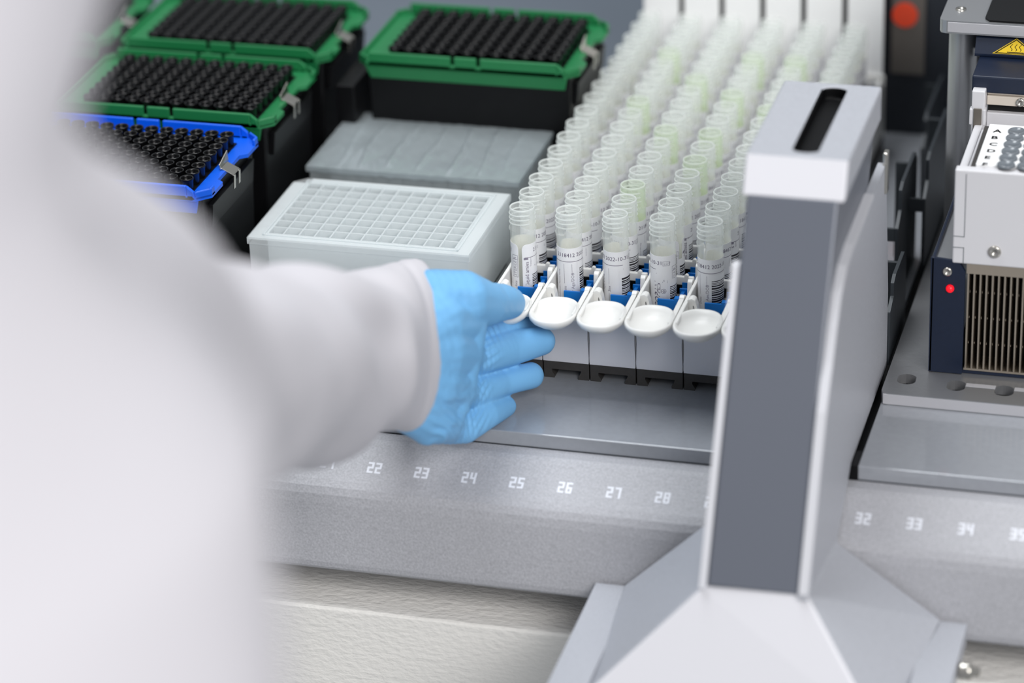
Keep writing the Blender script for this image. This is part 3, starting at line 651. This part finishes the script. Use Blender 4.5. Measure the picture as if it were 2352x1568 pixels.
mp_ = thing('mounting_plate', 'thick aluminium base plate with slotted holes under the heater', 'base plate', (151.6, -28, 0))
x0, y0, x1, y1, z1 = 151.6, -28.5, 330, 205, 6
d = MB()
holes = [(161.2, -12.6, 4.4, 4.4), (184.3, -14.5, 4.4, 4.6), (206.5, -15.3, 4.4, 4.6)]
def plate_with_holes():
    ys = -19.5; ye = -7.5
    def blk(a, b, c, e): d.box(a, b, c, e, 0.1, z1)
    d.prism([(x0 + 3, y0), (x1, y0), (x1, ys), (x0, ys), (x0, y0 + 3), (x0 + .8, y0 + .9)], 'z', .1, z1)
    blk(x0, x1, ye, y1)
    xs = [x0] + [q for h in holes for q in (h[0] - h[2], h[0] + h[2])] + [x1]
    for i in range(0, len(xs), 2): blk(xs[i], xs[i + 1], ys, ye)
    for (cx, cy, rx, ry) in holes:           # stadium cut in its square cell
        n = 24; hl = [(cx + rx * .98 * math.cos(2 * math.pi * k / n), cy + (1.6 if math.sin(2 * math.pi * k / n) > 0 else -1.6) + 3.6 * math.sin(2 * math.pi * k / n)) for k in range(n)]
        sq = []
        for k in range(n):
            c_, s_ = math.cos(2 * math.pi * k / n), math.sin(2 * math.pi * k / n); m_ = max(abs(c_), abs(s_))
            sq.append((cx + rx * c_ / m_, (ys + ye) / 2 + (ye - ys) / 2 * s_ / m_))
        v = [(p[0], p[1], z1) for p in hl] + [(p[0], p[1], z1) for p in sq] + [(p[0], p[1], .2) for p in hl]
        d.add(v, [(k, (k + 1) % n, n + (k + 1) % n, n + k) for k in range(n)] + [(k, 2 * n + k, 2 * n + (k + 1) % n, (k + 1) % n) for k in range(n)])
        d.add([(p[0], p[1], 1.2) for p in hl], [list(range(n))], 1)
plate_with_holes(); part('plate', d, ['alu', 'slot_black'], mp_)
d = MB(); d.box(x0 + 1, x1, y0 - .05, y0 + .4, .4, z1 - .4); part('lit_front_edge', d, 'alu_pale', mp_, bevel=.2)  # pale strip paints light onto the plate's front face
d = MB(); d.box(188.6, 202.2, -14.4, -11.2, z1 - .02, z1 + .12); d.box(210.8, 330, -14.4, -11.2, z1 - .02, z1 + .12); part('groove', d, 'alu_pale', mp_)

sd = thing('support_stand', 'round grey column carrying a silver top shelf above the heater', 'stand', (166.5, 112, 6))
d = MB(); d.cyl((166.5, 112, 0), 6.9, 6, 136.6, 36); part('column', d, 'alu', sd)
d = MB(); d.prism([(160.4, 94), (330, 94), (330, 205), (157, 205), (157, 97.5), (157.9, 95)], 'z', 136.6, 143)
part('top_shelf', d, 'alu', sd, bevel=.9, seg=3)
d = MB(); d.box(161, 330, 93.8, 94.3, 137.3, 142.3); part('lit_shelf_edge', d, 'alu_pale', sd, bevel=.2)  # lit look of the shelf front, put into a paler strip
d = MB(); d.prism([(180.5, 94.0 + 1.5), (178, 99), (178, 200), (330, 200), (330, 95.5)], 'z', 143, 143.9); part('rubber_mat', d, 'black_plastic', sd, bevel=.3, label='black textured mat')
d = MB(); d.lathe([(0.01, -.2), (1.2, -.2), (1.4, .5), (2.5, .6), (2.6, 0)], (165, 110, 143), 20); part('screw', d, 'steel', sd)

ht = thing('heater_unit', 'white and navy lab heater with metal fins and hinged lid on the right', 'laboratory heater', (240, -3, 6))
XR = 330
d = MB()
d.prism([(169.7, 6.4), (185.3, 6.4), (185.3, 58.5), (182, 63.4), (169.4, 64.4)], 'y', -3, -1.4); d.box(169.7, 171.2, -3, 102, 6.4, 64.4)
part('side_cover', d, 'navy', ht, bevel=.4, label='navy blue metal cover')
d = MB(); d.box(171.2, XR, -1.2, 0, 6.2, 8.4); part('lower_sill', d, 'navy', ht)
d = MB(); d.box(171.2, 179.2, -1.3, 100, 60.5, 62.2); part('inner_ledge', d, 'alu', ht)
d = MB(); d.box(186, XR, 12, 16, 8, 62); d.box(180, XR, 0.5, 100, 6, 8); part('fin_cavity', d, 'cavity_black', ht)
d = MB(); d.box(185.8, XR, -2.4, 14, 57.5, 62.5); d.box(185.8, XR, -2.0, 14, 8.2, 9.2)
for i in range(52):
    xx = 186.3 + i * 2.78; d.box(xx, xx + .75, -2.2, 12, 9, 57.6)
    for zz in (20, 33, 46): d.box(xx - .25, xx + 1.0, 2, 3, zz, zz + 1)
part('fin_grille', d, 'fin_metal', ht, label='metal heat sink fins')
d = MB()
d.box(179.2, XR, -3.4, 2.0, 62.6, 108.8); d.box(183, XR, 2, 58, 62.6, 104); d.box(179.2, 183, 2, 100, 66, 104.5)
part('housing', d, 'device_white', ht, bevel=.7)
d = MB(); d.box(184.2, 184.5, -3.6, -3.35, 76, 107); d.box(179.4, 184.4, -3.6, -3.35, 76, 76.3); d.box(179.4, 184.3, -3.6, -3.35, 70.5, 70.8); d.box(184.1, 184.4, -3.6, -3.35, 62.7, 70.8)
part('panel_seam', d, 'plate_letter', ht)
def screw(x, z, y, r):
    d = MB(); d.lathe([(0.01, -.4), (.9, -.4), (1.0, -.9), (r - .5, -1.1), (r, -.6), (r, 0)], (x, y, z), 24, 0, True, 'y'); part('screw', d, 'steel', ht)
screw(198.2, 69.3 + .6, -3.4, 3.0); screw(177.2, 58.0, -3.0, 2.2)
d = MB(); d.ball((178.6, -3.3, 49.6), 1.9, 16, 10); part('indicator_light', d, 'led_red', ht, label='glowing red indicator light')
# back wall, clamp bar and lid
d = MB(); d.box(183.8, XR, 69, 74, 62.6, 108.0); d.box(177.5, 183.6, 62, 72, 88, 121.0); d.box(176.6, 178.2, 61.8, 66, 104, 112); d.box(182.6, 184.2, 61.8, 66, 104, 112); part('rear_wall', d, 'device_white', ht, bevel=.5)
d = MB(); d.box(184, XR, 72, 75, 107, 113); part('lid_gap', d, 'cavity_black', ht)
d = MB(); d.box(183.8, XR, 68, 74, 112.2, 116.8); d.box(183.8, XR, 69, 74, 117, 118.2); part('clamp_bar', d, 'beige', ht, bevel=.4)
d = MB(); d.lathe([(0.01, -.3), (.8, -.4), (1, -.8), (2.0, -.9), (2.2, 0)], (199.4, 68, 114.4), 20, 0, True, 'y'); part('bar_screw', d, 'steel', ht)
d = MB(); d.hexa([(178.6, 60.6, 92), (182.4, 60.6, 92), (182.4, 62, 92), (178.6, 62, 92), (178.6, 61.2, 112.5), (182.4, 61.2, 112.5), (182.4, 62, 112.5), (178.6, 62, 112.5)]); part('latch', d, 'steel_dark', ht, bevel=.3, label='brushed steel latch')
ld = MB(); ld.box(176.6, XR, 67, 108, 118.4, 126.6)
ld.prism([(92, 126.6), (92, 128.2), (96.5, 135.4), (130, 135.4), (130, 120)], 'x', 174.4, XR)
lid = part('lid', ld, 'navy', ht, bevel=.8, label='navy blue lid')
# warning triangle on the sloping front of the upper lid
P0 = Vector((0, 92, 128.2)); P1 = Vector((0, 96.5, 135.4)); U = (P1 - P0).normalized(); N_ = Vector((0, -U.z, U.y))
def onsl(px, v_, off): q = P0 + U * v_ + N_ * off; return (px, q.y, q.z)
d = MB(); cx = 193.5
def tri(sc, off, mi): 
    c0 = 3.3; pts = [(-10.8, .5), (10.8, .5), (0, 8.3)]
    pts = [(p[0] * sc, c0 + (p[1] - c0) * sc) for p in pts]
    d.add([onsl(cx + p[0], p[1], off) for p in pts], [(0, 1, 2)], mi)
tri(1.0, .25, 0); tri(.92, .32, 1); tri(.80, .38, 0)
for k in (-1, 0, 1):
    p = [(cx + k * 2.1 + .5 * math.sin(t * 1.3), 2.1 + t * .55) for t in range(7)]
    v = [onsl(a - .18, b, .44) for a, b in p] + [onsl(a + .18, b, .44) for a, b in p]
    d.add(v, [(i, i + 1, 8 + i, 7 + i) for i in range(6)], 1)
d.add([onsl(cx + a, b, .44) for a, b in ((-4, 1.2), (4, 1.2), (4, 1.6), (-4, 1.6))], [(0, 1, 2, 3)], 1)
o = part('warning_sign', d, ['sign_yellow', 'slot_black'], lid, label='yellow hot surface triangle')
# lettered plate in the heater
wp = thing('capped_well_plate', 'white lettered plate with grey round caps seated inside the heater', 'well plate', (189, -1, 104))
d = MB(); d.box(187.6, XR, 2.4, 50.5, 103, 110); part('plate_top', d, 'panel_white', wp, bevel=.5)
d = MB(); d.box(185.2, 187.2, 2.4, 52, 103, 108); part('plate_edge', d, 'black_foot', wp)
d = MB()
for j, ch in enumerate('ABCDEF'):
    v, f = text_mesh(ch, 3.4, 0, .14); yy = 40.2 - 7.95 * j; d.add([(190.4 + p[0] * 1.15, yy + p[1], 110.12) for p in v], f)
part('row_letters', d, 'slot_black', wp, label='black row letters A to F')
cm = MB(); cm.lathe([(4.1, 0), (4.1, .9), (3.7, 1.3), (3.1, 1.2), (2.8, .8), (0.01, .7)], n=20); CM = cm.mesh('well_cap', ['well_grey'])
for i in range(6):
    for j in range(6):
        link('well_cap', CM, wp, (201.2 + i * 9 - 189, 42.8 - 7.95 * j, 6.0))

# ------------------------------------------------------------------ the person: coat, sleeve, glove
pers = thing('person', 'person in a white lab coat reaching in from the left with a blue gloved hand', 'person', (-120, -760, -80))
def capsule_cloud(segs):
    """union of tapered capsules given as chains of (point, radius)"""
    m = MB()
    for chain in segs:
        for (a, ra), (b, rb) in zip(chain[:-1], chain[1:]):
            a, b = Vector(a), Vector(b); n = max(2, int((b - a).length / (min(ra, rb) * .28)))
            for i in range(n + 1):
                t = i / n; m.ball(a.lerp(b, t), ra + (rb - ra) * t, 20, 12)
    return m
def remeshed(name, mb, material, parent, voxel, smooth, it=2, deform=None):
    org = W(parent); me = mb.mesh(name, [material], org)
    o = bpy.data.objects.new(name, me); COL.objects.link(o)
    r = o.modifiers.new('r', 'REMESH'); r.mode = 'VOXEL'; r.voxel_size = voxel * S; r.use_smooth_shade = True
    s_ = o.modifiers.new('s', 'SMOOTH'); s_.factor = .5; s_.iterations = smooth
    dg = bpy.context.evaluated_depsgraph_get(); ev = o.evaluated_get(dg); nm = bpy.data.meshes.new_from_object(ev)
    bpy.data.objects.remove(o)
    nm.name = name; nm.materials.clear(); nm.materials.append(MATS[material])
    if deform:
        nrm = [v.normal.copy() for v in nm.vertices]
        for v, n in zip(nm.vertices, nrm):
            p = v.co / S + Vector(org); v.co += n * deform(p) * S
    for p in nm.polygons: p.use_smooth = True
    return link(name, nm, parent)
HAND = [[((-50.6, -136.8, 61.3), 24), ((-35.0, -115.1, 65.2), 17), ((-24.6, -96.9, 58.6), 10)], [((-50.6, -136.8, 61.3), 24), ((-35.0, -120.4, 54.9), 18), ((-25.5, -104.0, 45.2), 10)], [((-50.6, -136.8, 61.3), 24), ((-35.6, -126.7, 42.9), 17), ((-27.2, -111.6, 31.2), 10)], [((-49.9, -140.1, 54.5), 24), ((-37.7, -134.4, 33.6), 14), ((-33.9, -128.5, 24.9), 12.5), ((-31.4, -121.1, 19.8), 10.5)], [((-24.6, -96.9, 58.6), 10), ((-25.5, -104.0, 45.2), 10), ((-27.2, -111.6, 31.2), 10), ((-31.4, -121.1, 19.8), 10.5)], [((-50.6, -136.8, 61.3), 24), ((-42.0, -110.8, 73.1), 14), ((-26.2, -96.9, 68.5), 13.5), ((-19.4, -82.8, 60.4), 10.2), ((-16.0, -70.2, 55.7), 8.6), ((-14.2, -62.4, 52.0), 7.4)], [((-24.6, -96.9, 58.6), 10), ((-29.2, -79.4, 45.4), 7.5), ((-22.0, -62.2, 38.6), 6.8), ((-12.1, -40.6, 31.0), 6)], [((-25.5, -104.0, 45.2), 10), ((-28.5, -86.9, 34.8), 9.5), ((-22.6, -79.0, 33.3), 9.0), ((-15.4, -64.7, 29.9), 8.6), ((-3.0, -50.8, 28.0), 6.8)], [((-27.2, -111.6, 31.2), 10), ((-28.4, -96.3, 21.1), 8.8), ((-23.0, -86.8, 18.3), 7.4), ((-16.9, -72.5, 15.5), 6.2), ((-6.8, -57.2, 13.0), 6.3)], [((-31.4, -121.1, 19.8), 10.5), ((-31.2, -109.0, 11.4), 9), ((-26.2, -102.3, 8.0), 8.2), ((-19.7, -89.1, 7.5), 6.9), ((-15.0, -71.9, 3.5), 5.0)]]
def gl_wr(p):
    """stretched-glove wrinkles: across the finger roots, faint along the palm"""
    z = 0
    for (c, ax, wl, amp, rad) in WR:
        dd = (p - Vector(c)); g = math.exp(-(dd.length / rad) ** 2)
        z += amp * g * math.sin(dd.dot(Vector(ax)) / wl * 6.283 + 1.5 * noise.noise(p * .12))
    z += .25 * noise.noise(p * .07)
    return z
WR = [((-21.9, -94.2, 35.1), (0.894, 0.447, 0.0), 2.3, 0.65, 8), ((-22.1, -102.1, 24.3), (0.894, 0.447, 0.0), 2.2, 0.7, 8), ((-24.2, -113.5, 12.3), (0.894, 0.447, 0.0), 2.5, 0.6, 8), ((-23.2, -74.0, 43.4), (0.816, 0.408, 0.408), 2.4, 0.5, 7), ((-18.6, -94.5, 23.5), (0.894, 0.0, -0.447), 2.6, 0.5, 6), ((-18.2, -79.9, 60.9), (0.816, 0.408, 0.408), 3, 0.35, 8), ((-18.6, -85.6, 36.3), (0.667, -0.333, -0.667), 3.2, 0.4, 7), ((-20.2, -101.4, 10.9), (0.894, 0.0, -0.447), 2.4, 0.5, 6), ((-26.0, -123.0, 35.5), (0.0, -0.447, -0.894), 6, 0.4, 20), ((-29.7, -132.9, 22.8), (0.0, -0.707, -0.707), 3.5, 0.55, 13), ((-25.5, -109.0, 71.7), (0.0, -0.447, -0.894), 9, 0.35, 16)]
glove = remeshed('glove', capsule_cloud(HAND), 'glove_blue', pers, 0.8, 5, deform=gl_wr)
glove['label'] = 'light blue rubber glove'

def loft(rings, n):
    m = MB(); v = [p for r in rings for p in r]
    m.add(v, [(i * n + k, i * n + (k + 1) % n, (i + 1) * n + (k + 1) % n, (i + 1) * n + k) for i in range(len(rings) - 1) for k in range(n)], 0, True)
    return m
def cat(P, t):
    i = min(int(t), len(P) - 2); u = t - i
    p0 = P[max(i - 1, 0)]; p1 = P[i]; p2 = P[i + 1]; p3 = P[min(i + 2, len(P) - 1)]
    return tuple(.5 * ((2 * b) + (-a + c) * u + (2 * a - 5 * b + 4 * c - d_) * u * u + (-a + 3 * b - 3 * c + d_) * u ** 3) for a, b, c, d_ in zip(p0, p1, p2, p3))
def sleeve():
    K = [(-44.5, -98, 46.2, 36.8), (-51.5, -181, 78.5, 37.2), (-39.6, -310, 137, 38.6), (-20, -420, 190, 40), (-5, -504, 237, 41), (16, -610, 308, 46), (11, -680, 359, 50), (-29, -703, 383, 60)]
    n = 96; rings = []; ns = 150
    pts = [cat(K, i / ns * (len(K) - 1)) for i in range(ns + 1)]
    for i, q in enumerate(pts):
        p = Vector(q[:3]); d0 = (Vector(pts[min(i + 1, ns)][:3]) - Vector(pts[max(i - 1, 0)][:3])).normalized()
        if i < 40:                                                    # the cuff turns to look along the hand
            f_ = i / 40; cu = Vector((-0.80, -0.52, 0.10)).normalized(); d0 = cu.lerp(d0, f_ * f_ * (3 - 2 * f_)).normalized()
        u = d0.cross(Vector((0, 0, 1))).normalized(); w_ = u.cross(d0)
        ring = []
        for k in range(n):
            t = 2 * math.pi * k / n
            s_ = i / ns * 12
            fold = 1.5 * math.sin(t * 2 + s_ * 2.1) * min(1, i / 12) + 2.6 * noise.noise(Vector((math.cos(t) * 1.3, math.sin(t) * 1.3, s_ * .55))) * min(1, .2 + i / 20)
            fold += 1.5 * math.sin(3 * t + s_ * 3.4 + 2 * noise.noise(Vector((s_, t, 0)))) * min(1, i / 16)
            fold += (.7 if 1 < i < 7 else 0)
            dg_ = 2.0 * math.sin(2.2 * t - s_ * 3.1 + 1.4 * noise.noise(Vector((s_ * .7, math.cos(t), 2)))) * math.exp(-((i - 26) / 24.) ** 2)
            rr = q[3] + fold + dg_ * (1 if i > 8 else 0)
            ring.append(p + u * rr * math.cos(t) + w_ * rr * math.sin(t))
        rings.append(ring)
    inner = [[Vector(p) + (Vector(pts[j][:3]) - Vector(p)).normalized() * 1.6 for p in rings[j]] for j in (12, 8, 4, 1, 0)]
    return loft(inner + rings, n)
coat_pts = [(17.9, -758.6, 244.1, 110, 110), (13.5, -744.7, 273.9, 110, 110), (10.9, -737.7, 289.0, 110, 110), (7.9, -731.7, 302.5, 110, 110), (4.6, -725.7, 315.9, 110, 110), (0.9, -722.2, 325.0, 110, 110), (-14.4, -717.3, 343.4, 110, 110), (-38.1, -710.1, 371.0, 110, 110), (-41.0, -700.9, 390.7, 110, 110), (-38.1, -692.8, 404.8, 110, 110), (-36.3, -686.8, 415.5, 110, 110), (-35.6, -677.4, 433.3, 110, 110), (-34.4, -663.4, 460.0, 110, 110)]
def torso():
    n = 64; rings = []
    for (x, y, z, rx, ry) in coat_pts:
        ring = []
        for k in range(n):
            t = 2 * math.pi * k / n; f = 1 + .02 * math.sin(5 * t + z * .02) + .07 * noise.noise(Vector((1.5 * math.cos(t), 1.5 * math.sin(t), z * .016))) + .02 * math.exp(-((z - 322) / 6) ** 2)
            ring.append((x + rx * f * math.cos(t), y + ry * f * math.sin(t), z))
        rings.append(ring)
    m = loft(rings, n); m.add(rings[0], [list(range(n))]); m.add(rings[-1], [list(range(n))]); return m
coat = part('lab_coat', torso(), 'coat_white', pers, label='white cotton lab coat')
so = part('sleeve', sleeve(), 'coat_white', coat)
